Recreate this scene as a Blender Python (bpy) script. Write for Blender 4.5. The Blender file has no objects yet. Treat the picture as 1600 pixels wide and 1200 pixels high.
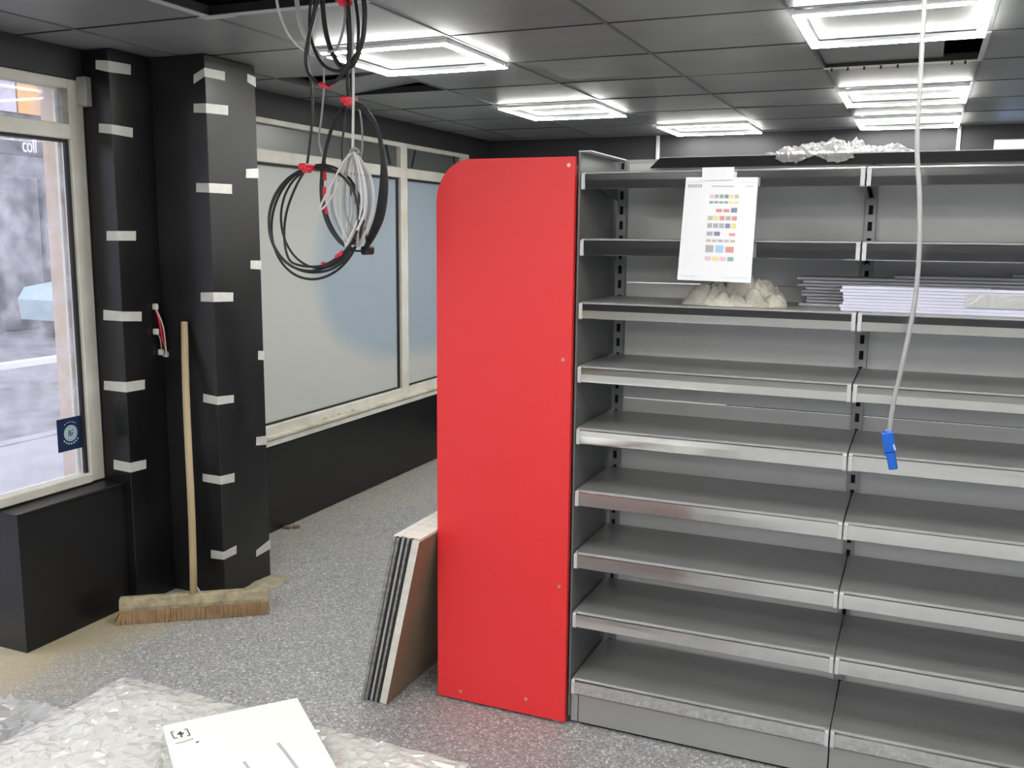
import bpy, bmesh, math, random
from mathutils import Vector, Matrix, noise
random.seed(7)
D = bpy.data
SC = bpy.context.scene
COL = SC.collection
PI = math.pi

# ------------------------------------------------------------------ camera
CAM_Z = 1.62
FPX = 1483.97
YAW, PIT, ROL = 0.40552883, 0.15560853, -0.00917769
_f = Vector((-math.sin(YAW), math.cos(YAW), 0)); _r = Vector((math.cos(YAW), math.sin(YAW), 0)); _d = Vector((0, 0, -1))
_f2 = _f*math.cos(PIT) + _d*math.sin(PIT); _d2 = _d*math.cos(PIT) - _f*math.sin(PIT)
_r3 = _r*math.cos(ROL) + _d2*math.sin(ROL); _d3 = _d2*math.cos(ROL) - _r*math.sin(ROL)
cd = D.cameras.new('camera'); cam = D.objects.new('camera', cd); COL.objects.link(cam)
cd.sensor_width = 36; cd.lens = FPX/1600*36; cd.clip_start = .05; cd.clip_end = 200
cam.matrix_world = Matrix(((_r3.x, -_d3.x, -_f2.x, 0), (_r3.y, -_d3.y, -_f2.y, 0), (_r3.z, -_d3.z, -_f2.z, CAM_Z), (0, 0, 0, 1)))
SC.camera = cam

# ------------------------------------------------------------------ sky and exposure
W = D.worlds.new('overcast_sky'); SC.world = W; W.use_nodes = True
bg = W.node_tree.nodes['Background']; bg.inputs[0].default_value = (.86, .9, 1.0, 1); bg.inputs[1].default_value = 1.2
vs = SC.view_settings
vs.view_transform = 'Standard'; vs.look = 'None'; vs.gamma = 1; vs.use_curve_mapping = False; vs.exposure = 1.0
LED_STRENGTH = 40.0

def ray(x, y):
    return _r3*((x-800)/FPX) + _d3*((y-600)/FPX) + _f2
O = Vector((0, 0, CAM_Z))
def PX(x, y, X): d = ray(x, y); return O + d*(X/d.x)          # where a photo direction meets the plane X = const
def PY(x, y, Y): d = ray(x, y); return O + d*(Y/d.y)
def PZ(x, y, z): d = ray(x, y); return O + d*((z-CAM_Z)/d.z)

# ------------------------------------------------------------------ materials
MAT = {}
def mat(name, col, rough=.5, metal=0., spec=.5, var=0., vscale=4., bump=0., bscale=60., emit=None, estr=0., col2=None, stretch=(1, 1, 1), rvar=0., coat=0.):
    m = D.materials.new(name); m.use_nodes = True; MAT[name] = m
    nt = m.node_tree; n = nt.nodes; l = nt.links; b = n['Principled BSDF']
    b.inputs['Base Color'].default_value = (*col, 1); b.inputs['Roughness'].default_value = rough
    b.inputs['Metallic'].default_value = metal; b.inputs['Specular IOR Level'].default_value = spec
    b.inputs['Coat Weight'].default_value = coat
    if emit:
        b.inputs['Emission Color'].default_value = (*emit, 1); b.inputs['Emission Strength'].default_value = estr
    tc = n.new('ShaderNodeTexCoord'); mp = n.new('ShaderNodeMapping'); mp.inputs['Scale'].default_value = stretch
    l.new(tc.outputs['Object'], mp.inputs['Vector'])
    if var > 0 or col2 or rvar > 0:
        t = n.new('ShaderNodeTexNoise'); t.inputs['Scale'].default_value = vscale; t.inputs['Detail'].default_value = 6
        l.new(mp.outputs[0], t.inputs['Vector'])
        if var > 0 or col2:
            r = n.new('ShaderNodeValToRGB'); r.color_ramp.elements[0].position = .35; r.color_ramp.elements[1].position = .68
            c2 = col2 or tuple(min(1, c*(1+var)) for c in col)
            c1 = col if col2 else tuple(c*(1-var) for c in col)
            r.color_ramp.elements[0].color = (*c1, 1); r.color_ramp.elements[1].color = (*c2, 1)
            l.new(t.outputs['Fac'], r.inputs[0]); l.new(r.outputs[0], b.inputs['Base Color'])
        if rvar > 0:
            mr = n.new('ShaderNodeMapRange'); mr.inputs['To Min'].default_value = max(.05, rough-rvar); mr.inputs['To Max'].default_value = rough+rvar
            l.new(t.outputs['Fac'], mr.inputs['Value']); l.new(mr.outputs[0], b.inputs['Roughness'])
    if bump > 0:
        t2 = n.new('ShaderNodeTexNoise'); t2.inputs['Scale'].default_value = bscale; t2.inputs['Detail'].default_value = 4
        bp = n.new('ShaderNodeBump'); bp.inputs['Strength'].default_value = bump; bp.inputs['Distance'].default_value = .01
        l.new(mp.outputs[0], t2.inputs['Vector']); l.new(t2.outputs['Fac'], bp.inputs['Height']); l.new(bp.outputs[0], b.inputs['Normal'])
    return m

mat('wall_dark', (.028, .0275, .032), .55, var=.12, vscale=2)
mat('panel_black', (.007, .007, .0085), .34, spec=.45, col2=(.013, .0125, .013), vscale=3.5, rvar=.1)
mat('panel_smeared', (.011, .011, .0125), .38, col2=(.026, .0255, .026), vscale=3.0, stretch=(1, 1, .6), rvar=.14)
mat('ceiling_black', (.30, .31, .315), .42, spec=.5, metal=.3, var=.1, vscale=2.5)
mat('grid_bar', (.16, .168, .17), .4, metal=.3)
mat('plenum', (.02, .02, .022), .9)
mat('white_frame', (.78, .77, .71), .45, col2=(.66, .63, .54), vscale=7)
mat('worn_sill', (.74, .72, .63), .6, col2=(.52, .47, .36), vscale=9)
mat('old_grey', (.45, .44, .41), .6, col2=(.25, .24, .22), vscale=12)
mat('red_panel', (.84, .022, .028), .52, spec=.8)
mat('shelf_grey', (.40, .40, .405), .36, metal=.45, var=.05, vscale=3)
mat('rail_metal', (.80, .805, .81), .10, metal=1.0)
mat('rail_cap', (.55, .56, .57), .4)
mat('back_grey', (.88, .88, .865), .42, metal=0., var=.04, vscale=2)
mat('side_grey', (.17, .175, .175), .4, metal=.3)
mat('upright_grey', (.42, .42, .44), .4, metal=.4)
mat('slot_dark', (.008, .008, .01), .8)
mat('black_shelf', (.007, .007, .009), .5, spec=.25)
mat('led', (1, 1, .92), .5, emit=(1, .995, .94), estr=LED_STRENGTH)
mat('tape', (.66, .65, .62), .7, var=.06, vscale=30)
mat('wood_handle', (.46, .35, .20), .6, col2=(.58, .47, .31), vscale=9, stretch=(1, 1, .12))
mat('broom_wood', (.50, .44, .28), .8, col2=(.30, .24, .17), vscale=24, bump=.3, bscale=50)
mat('bristle', (.30, .19, .10), .8, col2=(.42, .27, .15), vscale=22)
mat('dust', (.42, .37, .27), .95, var=.15, vscale=20, bump=.4, bscale=90)
mat('cable_black', (.016, .016, .018), .42)
mat('cable_white', (.72, .72, .70), .45)
mat('cable_grey', (.36, .36, .37), .45)
mat('tie_red', (.80, .02, .05), .45)
mat('plug_blue', (.01, .12, .55), .35)
mat('plug_pale', (.55, .75, .8), .4)
mat('paper', (.86, .86, .90), .5)
mat('rag', (.60, .57, .50), .95, col2=(.42, .39, .33), vscale=16, bump=.4, bscale=150)
mat('strip_lilac', (.68, .68, .82), .25, var=.08, vscale=5)
mat('strip_grey', (.45, .45, .50), .3, col2=(.62, .62, .68), vscale=5, stretch=(1, 8, 20))
mat('white_board', (.82, .82, .79), .5)
mat('print_dark', (.12, .12, .13), .7); mat('print_grey', (.42, .42, .42), .7)
mat('board_white', (.76, .74, .68), .6, var=.08, vscale=30)
mat('board_grey', (.36, .36, .35), .7, col2=(.17, .17, .17), vscale=60)
mat('board_light', (.5, .5, .5), .6, var=.1, vscale=50)
mat('board_dark', (.02, .02, .022), .6)
mat('board_brown', (.22, .155, .10), .55, col2=(.27, .21, .14), vscale=3)
mat('sticker_blue', (.014, .03, .10), .4); mat('sticker_pale', (.5, .66, .74), .5)
mat('plaster_beige', (.62, .46, .33), .85, col2=(.66, .53, .43), vscale=5, stretch=(1, 1, .3))
mat('facade_orange', (.75, .38, .12), .85, col2=(.85, .5, .22), vscale=1.2)
mat('facade_pale', (.62, .56, .66), .85, var=.06)
mat('stone_grey', (.10, .10, .11), .9, col2=(.30, .29, .33), vscale=3.5, bump=.5, bscale=8)
mat('pavement', (.30, .29, .325), .9, col2=(.40, .385, .43), vscale=2.5)
mat('asphalt', (.14, .14, .155), .9, col2=(.27, .265, .295), vscale=2.5)
mat('car_paint', (.55, .72, .78), .3); mat('car_glass', (.05, .07, .09), .1); mat('tyre', (.02, .02, .02), .8)
mat('sign_dark', (.07, .065, .08), .6); mat('sign_white', (.85, .85, .85), .6)
mat('copper', (.5, .3, .15), .4, metal=.8)
mat('lit_blue', (.3, .5, .9), .5, emit=(.45, .65, 1.0), estr=.8)
mat('screw', (.75, .45, .35), .35, metal=.6)
mat('connector_white', (.7, .68, .62), .5)
for k, c in dict(navy=(.03, .05, .25), green=(.08, .22, .12), yellow=(.8, .68, .12), red=(.75, .12, .1), pink=(.75, .45, .55), teal=(.05, .35, .28), sky=(.22, .5, .85), grey=(.3, .3, .33), tan=(.5, .38, .3)).items():
    mat('ink_'+k, tuple(.3*.75+.7*v for v in c), .6)

def floor_mat():
    m = D.materials.new('floor_vinyl'); m.use_nodes = True; MAT['floor_vinyl'] = m
    nt = m.node_tree; n = nt.nodes; l = nt.links; b = n['Principled BSDF']; b.inputs['Roughness'].default_value = .48
    tc = n.new('ShaderNodeTexCoord')
    v1 = n.new('ShaderNodeTexVoronoi'); v1.inputs['Scale'].default_value = 170; l.new(tc.outputs['Object'], v1.inputs['Vector'])
    sh = n.new('ShaderNodeSeparateColor'); l.new(v1.outputs['Color'], sh.inputs[0])
    r = n.new('ShaderNodeValToRGB'); r.color_ramp.interpolation = 'CONSTANT'
    e = r.color_ramp.elements; e[0].position = 0; e[0].color = (.25, .25, .255, 1); e[1].position = .28; e[1].color = (.36, .36, .36, 1)
    for p, c in ((.62, (.42, .418, .42, 1)), (.82, (.54, .54, .535, 1)), (.93, (.72, .72, .71, 1))):
        q = e.new(p); q.color = c
    l.new(sh.outputs[0], r.inputs[0])
    # sandy dust swept along the plinth and around the broom
    sep = n.new('ShaderNodeSeparateXYZ'); l.new(tc.outputs['Object'], sep.inputs[0])
    nz = n.new('ShaderNodeTexNoise'); nz.inputs['Scale'].default_value = 4; nz.inputs['Detail'].default_value = 5; l.new(tc.outputs['Object'], nz.inputs['Vector'])
    def ma(op, a, c):
        q = n.new('ShaderNodeMath'); q.operation = op
        for i, s in enumerate((a, c)):
            if isinstance(s, (int, float)): q.inputs[i].default_value = s
            else: l.new(s, q.inputs[i])
        return q.outputs[0]
    # distance from the line X=-3.1 measured into the room, in metres, plus wobble
    dx = ma('ADD', sep.outputs[0], 3.10)
    wob = ma('MULTIPLY', ma('SUBTRACT', nz.outputs['Fac'], .5), .5)
    dd = ma('ADD', dx, wob)
    mr = n.new('ShaderNodeMapRange'); mr.inputs['From Min'].default_value = .12; mr.inputs['From Max'].default_value = .42; mr.inputs['To Min'].default_value = 1; mr.inputs['To Max'].default_value = 0
    l.new(dd, mr.inputs['Value'])
    my = n.new('ShaderNodeMapRange'); my.inputs['From Min'].default_value = 2.95; my.inputs['From Max'].default_value = 3.15; my.inputs['To Min'].default_value = 1; my.inputs['To Max'].default_value = 0.25
    l.new(sep.outputs[1], my.inputs['Value'])
    fac = ma('MULTIPLY', ma('MULTIPLY', mr.outputs[0], my.outputs[0]), .8)
    # thin general dust film in blotches
    n3 = n.new('ShaderNodeTexNoise'); n3.inputs['Scale'].default_value = 1.6; n3.inputs['Detail'].default_value = 6; l.new(tc.outputs['Object'], n3.inputs['Vector'])
    m3 = n.new('ShaderNodeMapRange'); m3.inputs['From Min'].default_value = .48; m3.inputs['From Max'].default_value = .75; m3.inputs['To Max'].default_value = .35
    l.new(n3.outputs['Fac'], m3.inputs['Value'])
    mx0 = n.new('ShaderNodeMixRGB'); mx0.inputs[2].default_value = (.46, .44, .39, 1); l.new(m3.outputs[0], mx0.inputs[0]); l.new(r.outputs[0], mx0.inputs[1])
    mx = n.new('ShaderNodeMixRGB'); mx.inputs[2].default_value = (.50, .42, .26, 1)
    l.new(fac, mx.inputs[0]); l.new(mx0.outputs[0], mx.inputs[1]); l.new(mx.outputs[0], b.inputs['Base Color'])
floor_mat()

def glass_mat(name, haze, tint=(1, 1, 1)):
    m = D.materials.new(name); m.use_nodes = True; MAT[name] = m
    nt = m.node_tree; n = nt.nodes; l = nt.links; n.remove(n['Principled BSDF']); out = n['Material Output']
    tr = n.new('ShaderNodeBsdfTransparent'); tr.inputs[0].default_value = (*tint, 1)
    gl = n.new('ShaderNodeBsdfGlossy'); gl.inputs['Roughness'].default_value = .03
    fr = n.new('ShaderNodeFresnel'); fr.inputs[0].default_value = 1.22
    mx = n.new('ShaderNodeMixShader'); l.new(fr.outputs[0], mx.inputs[0]); l.new(tr.outputs[0], mx.inputs[1]); l.new(gl.outputs[0], mx.inputs[2])
    df = n.new('ShaderNodeBsdfTranslucent'); df.inputs[0].default_value = (.85, .84, .9, 1)
    tc = n.new('ShaderNodeTexCoord'); nz = n.new('ShaderNodeTexNoise'); nz.inputs['Scale'].default_value = 9; nz.inputs['Detail'].default_value = 9
    l.new(tc.outputs['Object'], nz.inputs['Vector'])
    mr = n.new('ShaderNodeMapRange'); mr.inputs['From Min'].default_value = .4; mr.inputs['From Max'].default_value = .75; mr.inputs['To Min'].default_value = haze*.4; mr.inputs['To Max'].default_value = haze*1.8
    l.new(nz.outputs['Fac'], mr.inputs['Value'])
    m2 = n.new('ShaderNodeMixShader'); l.new(mr.outputs[0], m2.inputs[0]); l.new(mx.outputs[0], m2.inputs[1]); l.new(df.outputs[0], m2.inputs[2]); l.new(m2.outputs[0], out.inputs[0])
glass_mat('glass_smeared', .22)
glass_mat('glass_grey', .5, (.25, .27, .26))

def film_mat():
    # white window film seen from inside, with the printed pale blue field of its poster
    m = D.materials.new('window_film'); m.use_nodes = True; MAT['window_film'] = m
    nt = m.node_tree; n = nt.nodes; l = nt.links; n.remove(n['Principled BSDF']); out = n['Material Output']
    tc = n.new('ShaderNodeTexCoord'); sep = n.new('ShaderNodeSeparateXYZ'); l.new(tc.outputs['Object'], sep.inputs[0])
    def ma(op, a, c=0.):
        q = n.new('ShaderNodeMath'); q.operation = op
        for i, s in enumerate((a, c)):
            if isinstance(s, (int, float)): q.inputs[i].default_value = s
            else: l.new(s, q.inputs[i])
        return q.outputs[0]
    nz = n.new('ShaderNodeTexNoise'); nz.inputs['Scale'].default_value = 2.2; nz.inputs['Detail'].default_value = 3; l.new(tc.outputs['Object'], nz.inputs['Vector'])
    wob = ma('MULTIPLY', ma('SUBTRACT', nz.outputs['Fac'], .5), .35)
    # ellipse centred at Y=5.75 z=1.55, squared off towards the far end
    ey = ma('DIVIDE', ma('MINIMUM', ma('SUBTRACT', sep.outputs[1], 5.55), 0), .95)
    ez = ma('DIVIDE', ma('SUBTRACT', sep.outputs[2], 1.42), .66)
    rr = ma('ADD', ma('ADD', ma('MULTIPLY', ey, ey), ma('MULTIPLY', ez, ez)), wob)
    mr = n.new('ShaderNodeMapRange'); mr.inputs['From Min'].default_value = .7; mr.inputs['From Max'].default_value = 1.05; mr.inputs['To Min'].default_value = 1; mr.inputs['To Max'].default_value = 0
    l.new(rr, mr.inputs['Value'])
    mx = n.new('ShaderNodeMixRGB'); mx.inputs[1].default_value = (.80, .81, .76, 1); mx.inputs[2].default_value = (.60, .68, .73, 1); l.new(mr.outputs[0], mx.inputs[0])
    tl = n.new('ShaderNodeBsdfTranslucent'); df = n.new('ShaderNodeBsdfDiffuse'); l.new(mx.outputs[0], tl.inputs[0]); l.new(mx.outputs[0], df.inputs[0])
    a = n.new('ShaderNodeMixShader'); a.inputs[0].default_value = .45; l.new(tl.outputs[0], a.inputs[1]); l.new(df.outputs[0], a.inputs[2])
    g = n.new('ShaderNodeBsdfGlossy'); g.inputs['Roughness'].default_value = .15
    fr = n.new('ShaderNodeFresnel'); fr.inputs[0].default_value = 1.4
    c = n.new('ShaderNodeMixShader'); l.new(fr.outputs[0], c.inputs[0]); l.new(a.outputs[0], c.inputs[1]); l.new(g.outputs[0], c.inputs[2]); l.new(c.outputs[0], out.inputs[0])
film_mat()

def frosted():
    m = D.materials.new('glass_frosted'); m.use_nodes = True; MAT['glass_frosted'] = m
    nt = m.node_tree; n = nt.nodes; l = nt.links; n.remove(n['Principled BSDF'])
    tl = n.new('ShaderNodeBsdfTranslucent'); df = n.new('ShaderNodeBsdfDiffuse')
    tl.inputs[0].default_value = (.22, .23, .225, 1); df.inputs[0].default_value = (.2, .21, .205, 1)
    a = n.new('ShaderNodeMixShader'); a.inputs[0].default_value = .5; l.new(tl.outputs[0], a.inputs[1]); l.new(df.outputs[0], a.inputs[2])
    g = n.new('ShaderNodeBsdfGlossy'); g.inputs['Roughness'].default_value = .25; c = n.new('ShaderNodeMixShader'); c.inputs[0].default_value = .06
    l.new(a.outputs[0], c.inputs[1]); l.new(g.outputs[0], c.inputs[2]); l.new(c.outputs[0], n['Material Output'].inputs[0])
frosted()

def plastic_mat(name, col, clear, bump):
    m = D.materials.new(name); m.use_nodes = True; MAT[name] = m
    nt = m.node_tree; n = nt.nodes; l = nt.links; b = n['Principled BSDF']; out = n['Material Output']
    b.inputs['Base Color'].default_value = (*col, 1); b.inputs['Roughness'].default_value = .07; b.inputs['Specular IOR Level'].default_value = 1.0; b.inputs['Coat Weight'].default_value = .5
    tc = n.new('ShaderNodeTexCoord')
    v = n.new('ShaderNodeTexNoise'); v.inputs['Scale'].default_value = 11; v.inputs['Detail'].default_value = 2; v.inputs['Distortion'].default_value = 3.0
    l.new(tc.outputs['Object'], v.inputs['Vector'])
    bp = n.new('ShaderNodeBump'); bp.inputs['Strength'].default_value = bump; bp.inputs['Distance'].default_value = .02
    l.new(v.outputs['Fac'], bp.inputs['Height']); l.new(bp.outputs[0], b.inputs['Normal'])
    tr = n.new('ShaderNodeBsdfTransparent'); mx = n.new('ShaderNodeMixShader'); mx.inputs[0].default_value = 1-clear
    l.new(tr.outputs[0], mx.inputs[1]); l.new(b.outputs[0], mx.inputs[2]); l.new(mx.outputs[0], out.inputs[0])
plastic_mat('film_wrap', (.70, .70, .68), .35, .5)
plastic_mat('film_loose', (.66, .66, .66), .3, .3)

# ------------------------------------------------------------------ mesh helpers
class MB:
    def __init__(s): s.bm = bmesh.new()
    def box(s, x0, x1, y0, y1, z0, z1, bev=0.):
        vs = [s.bm.verts.new(c) for c in ((x0,y0,z0),(x1,y0,z0),(x1,y1,z0),(x0,y1,z0),(x0,y0,z1),(x1,y0,z1),(x1,y1,z1),(x0,y1,z1))]
        fs = [s.bm.faces.new([vs[i] for i in q]) for q in ((0,3,2,1),(4,5,6,7),(0,1,5,4),(1,2,6,5),(2,3,7,6),(3,0,4,7))]
        if bev:
            es = list({e for f in fs for e in f.edges})
            bmesh.ops.bevel(s.bm, geom=es, offset=bev, segments=1, affect='EDGES', profile=.5)
        return s
    def hexa(s, pts):                                   # 8 corners, bottom ring then top ring
        vs = [s.bm.verts.new(p) for p in pts]
        for q in ((0,3,2,1),(4,5,6,7),(0,1,5,4),(1,2,6,5),(2,3,7,6),(3,0,4,7)): s.bm.faces.new([vs[i] for i in q])
        return s
    def prism(s, prof, axis, a, b):                     # closed profile swept along an axis
        def P(u, v, t): return {'x': (t, u, v), 'y': (u, t, v), 'z': (u, v, t)}[axis]
        A = [s.bm.verts.new(P(u, v, a)) for u, v in prof]; B = [s.bm.verts.new(P(u, v, b)) for u, v in prof]
        n = len(prof); s.bm.faces.new(A[::-1]); s.bm.faces.new(B)
        for i in range(n): s.bm.faces.new((A[i], A[(i+1) % n], B[(i+1) % n], B[i]))
        return s
    def tube(s, pts, r, n=8, closed=False):
        pts = [Vector(p) for p in pts]; N = len(pts); rings = []
        up = Vector((.13, .97, .21)).normalized()
        for i, p in enumerate(pts):
            t = (pts[(i+1) % N]-pts[i-1]) if closed else (pts[min(i+1, N-1)]-pts[max(i-1, 0)])
            t.normalize(); u = up - t*up.dot(t)
            if u.length < 1e-4: u = t.orthogonal()
            u.normalize(); up = u; w = t.cross(u)
            rr = r[i] if isinstance(r, (list, tuple)) else r
            rings.append([s.bm.verts.new(p + (u*math.cos(2*PI*k/n) + w*math.sin(2*PI*k/n))*rr) for k in range(n)])
        for i in range(N if closed else N-1):
            a, b = rings[i], rings[(i+1) % N]
            for k in range(n): s.bm.faces.new((a[k], a[(k+1) % n], b[(k+1) % n], b[k]))
        if not closed: s.bm.faces.new(rings[0][::-1]); s.bm.faces.new(rings[-1])
        return s
    def disc(s, c, r, axis, n=20, h=.001):
        prof = [(c[0]+r*math.cos(2*PI*i/n), c[1]+r*math.sin(2*PI*i/n)) for i in range(n)]
        return s.prism(prof, axis, c[2], c[2]+h)
    def mesh(s, name, m, smooth=False):
        bmesh.ops.recalc_face_normals(s.bm, faces=s.bm.faces[:])
        me = D.meshes.new(name); s.bm.to_mesh(me); s.bm.free()
        for q in (m if isinstance(m, (list, tuple)) else [m]): me.materials.append(MAT[q])
        if smooth: me.polygons.foreach_set('use_smooth', [True]*len(me.polygons))
        return me
    def build(s, name, m, parent=None, smooth=False, loc=None):
        return put(name, s.mesh(name, m, smooth), parent, loc)
def put(name, me, parent=None, loc=None):
    o = D.objects.new(name, me); COL.objects.link(o); o.parent = parent
    if loc is not None: o.location = loc
    return o
def tag(o, label, cat, group=None):
    o['label'] = label; o['category'] = cat
    if group: o['group'] = group
    return o
def struct(o, label, cat):
    o['kind'] = 'structure'; o['label'] = label; o['category'] = cat; return o
def empty(name, loc, rz=0):
    o = D.objects.new(name, None); COL.objects.link(o); o.location = loc; o.rotation_euler = (0, 0, rz); o.empty_display_size = .05; return o
def catmull(P, k=8, closed=False):
    P = [Vector(p) for p in P]; N = len(P); out = []
    for i in range(N if closed else N-1):
        if closed: a, b, c, d = P[i-1], P[i], P[(i+1) % N], P[(i+2) % N]
        else: a, b, c, d = P[max(i-1, 0)], P[i], P[i+1], P[min(i+2, N-1)]
        for j in range(k):
            t = j/k
            out.append(.5*((2*b)+(c-a)*t+(2*a-5*b+4*c-d)*t*t+(3*b-a-3*c+d)*t**3))
    if not closed: out.append(P[-1])
    return out

# ================================================================== SETTING
H = 2.346
XW = -3.2            # inner plane of the shop windows
struct(MB().box(-3.45, 4.2, -3.6, 7.15, -.08, 0).build('floor', 'floor_vinyl'), 'speckled grey vinyl floor with sandy dust near the plinth', 'floor')

# ---- left wall (header, dado, piers)
w = MB()
w.box(-3.36, -3.2, 3.0, 6.95, 2.215, 2.8)                 # header over rear window
w.box(-3.36, -3.2, -3.6, 3.0, 2.225, 2.8)                 # header over near window
w.box(-3.36, -3.18, 3.4, 6.95, 0, .475)                   # dado
w.box(-3.36, -3.2, 6.6, 6.95, .475, 2.215)                # far pier
w.box(-3.36, -3.2, 2.99, 3.55, 0, 2.215)                  # pier behind the pillars
w.box(-3.36, -3.2, 1.30, 1.5, 0, 2.225)                   # pier by the door
w.box(-3.36, -3.2, -3.6, -.3, 0, 2.225)
struct(w.build('wall_left', 'wall_dark'), 'dark charcoal wall with the shop windows', 'wall')
d = MB().box(-3.18, -3.172, 3.53, 6.95, .004, .472).build('trim_1', 'panel_black')
struct(d, 'black dado panel below the filmed rear window', 'panel')
struct(MB().box(-3.45, 4.2, 6.95, 7.15, 0, 2.8).build('wall_back', 'wall_dark'), 'dark back wall behind the shelving under the ceiling lights', 'wall')
struct(MB().box(4.2, 4.4, -3.6, 7.15, 0, 2.8).build('wall_right', 'wall_dark'), 'dark right wall of the shop', 'wall')
w = MB(); w.box(-3.45, 1.5, -3.8, -3.6, 0, 2.8); w.box(3.9, 4.4, -3.8, -3.6, 0, 2.8); w.box(1.5, 3.9, -3.8, -3.6, 0, .1); w.box(1.5, 3.9, -3.8, -3.6, 2.25, 2.8)
struct(w.build('wall_front', 'wall_dark'), 'dark wall behind the viewer', 'wall')
w = MB(); w.box(1.5, 1.57, -3.7, -3.64, .1, 2.25); w.box(3.83, 3.9, -3.7, -3.64, .1, 2.25); w.box(1.57, 3.83, -3.7, -3.64, .1, .17); w.box(1.57, 3.83, -3.7, -3.64, 2.18, 2.25)
w3 = w.build('window_3', 'white_frame'); struct(w3, 'unseen white framed window added for daylight in the wall behind the viewer', 'window')  # window added out of view to bring in more daylight
MB().box(1.57, 3.83, -3.675, -3.67, .17, 2.18).build('pane', 'glass_smeared', w3)
w = MB(); w.box(-3.28, -3.2, -.3, -.22, 0, 2.22); w.box(-3.28, -3.2, 1.22, 1.3, 0, 2.22); w.box(-3.28, -3.2, -.22, 1.22, 2.14, 2.22); w.box(-3.28, -3.2, -.22, 1.22, .0, .16)
d1 = w.build('door_1', 'white_frame'); struct(d1, 'glazed shop door left of the clear window', 'door')
MB().box(-3.245, -3.239, -.22, 1.22, .16, 2.14).build('pane', 'glass_smeared', d1)
b = MB(); b.tube([(-3.17, 1.16, .95), (-3.15, 1.16, 1.0), (-3.15, 1.16, 1.3), (-3.17, 1.16, 1.35)], .012, 8); b.build('door_handle', 'rail_cap', d1)

# ---- pillars clad in black board
AX, AY = -3.055, 2.99
BX, BY0, BY1 = -2.77, 3.22, 3.545
struct(MB().box(-3.199, AX, AY, BY0, 0, H-.004, .003).build('pillar', 'panel_black'), 'narrow black clad pillar beside the clear shop window', 'pillar')
struct(MB().box(-3.199, BX, BY0+.0005, BY1, 0, H-.004, .003).build('pillar', 'panel_smeared'), 'wide black clad pillar with smeared side between the two windows', 'pillar')
# plinth under the near window
pl = MB().box(-3.36, -3.09, 2.455, AY-.001, 0, .545).build('trim_2', 'panel_black')
struct(pl, 'low black boxed plinth under the clear shop window', 'plinth')
MB().box(-3.36, -3.085, 2.45, AY-.001, .545, .557, .002).build('top_board', 'panel_black', pl)

# ---- near window (clear glass)
wf = MB()
wf.box(-3.26, -3.2, 2.915, 2.988, .562, 2.222, .004)
wf.box(-3.26, -3.2, 1.502, 1.57, .562, 2.222, .004)
wf.box(-3.26, -3.19, 1.57, 2.915, .562, .602, .004)
wf.box(-3.26, -3.195, 1.57, 2.915, 1.985, 2.045, .004)
wf.box(-3.26, -3.2, 1.57, 2.915, 2.182, 2.222, .004)
w1 = wf.build('window_1', 'white_frame'); struct(w1, 'cream framed clear shop window with a top light', 'window')
MB().box(-3.235, -3.229, 1.57, 2.915, .602, 1.985).build('pane', 'glass_smeared', w1)
MB().box(-3.235, -3.229, 1.57, 2.915, 2.045, 2.182).build('pane', 'glass_smeared', w1)
MB().box(-3.228, -3.215, 2.898, 2.914, .602, 1.985).build('gasket', 'board_dark', w1)
MB().box(-3.228, -3.215, 1.57, 2.898, 1.972, 1.984).build('gasket', 'board_dark', w1)
MB().box(-3.228, -3.204, 2.885, 2.914, 2.046, 2.181).build('broken_trim', 'old_grey', w1)
MB().box(-3.199, -3.15, 2.955, 2.989, 2.12, 2.235, .003).build('broken_trim', 'old_grey', w1)
MB().box(-3.36, -3.26, 2.915, 2.985, .5, 2.225).build('reveal', 'plaster_beige', w1)
MB().box(-3.275, -3.262, 2.902, 2.914, .602, 2.18).build('reveal_strip', 'white_frame', w1)
sk = empty('window_sticker', PX(112, 703, -3.226))
tag(sk, 'dark blue square sticker with pale round emblem on the window glass', 'sticker')
c = PX(112, 674, -3.2)
q0, q1 = -.066, .066
b = MB(); b.box(-.0012, 0, q0, q1, .0, .138); b.build('backing', 'sticker_blue', sk)
b = MB()
for i in range(24):
    a0, a1 = 2*PI*i/24, 2*PI*(i+1)/24
    R0, R1 = .027, .034
    b.hexa([(.0004, R0*math.cos(a0), .072+R0*math.sin(a0)), (.0004, R1*math.cos(a0), .072+R1*math.sin(a0)), (.0004, R1*math.cos(a1), .072+R1*math.sin(a1)), (.0004, R0*math.cos(a1), .072+R0*math.sin(a1)),
            (.001, R0*math.cos(a0), .072+R0*math.sin(a0)), (.001, R1*math.cos(a0), .072+R1*math.sin(a0)), (.001, R1*math.cos(a1), .072+R1*math.sin(a1)), (.001, R0*math.cos(a1), .072+R0*math.sin(a1))])
b.build('emblem_ring', 'sticker_pale', sk)
b = MB(); b.disc((0, .072, .0003), .0255, 'x', 24, .0005); b.build('emblem_disc', 'sticker_pale', sk)
b = MB()
for y0, y1, z0, z1 in ((-.012, -.008, .06, .086), (-.004, .001, .058, .086), (.005, .014, .082, .086), (.005, .014, .07, .074), (.005, .009, .06, .07)): b.box(.0009, .0014, y0, y1, z0, z1)
b.build('emblem_mark', 'sticker_blue', sk)
b = MB()
for i in range(7):
    a = PI*1.22 + i*PI*.56/6; y, z = .044*math.cos(a), .072+.044*math.sin(a); b.box(.0003, .001, y-.0035, y+.0035, z-.004, z+.003)
for i in range(5):
    a = PI*.32 + i*PI*.36/4; y, z = .048*math.cos(a), .072+.048*math.sin(a); b.box(.0003, .001, y-.004, y+.002, z-.002, z+.002)
b.build('emblem_lettering', 'sticker_pale', sk)['kind'] = 'stuff'

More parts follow.
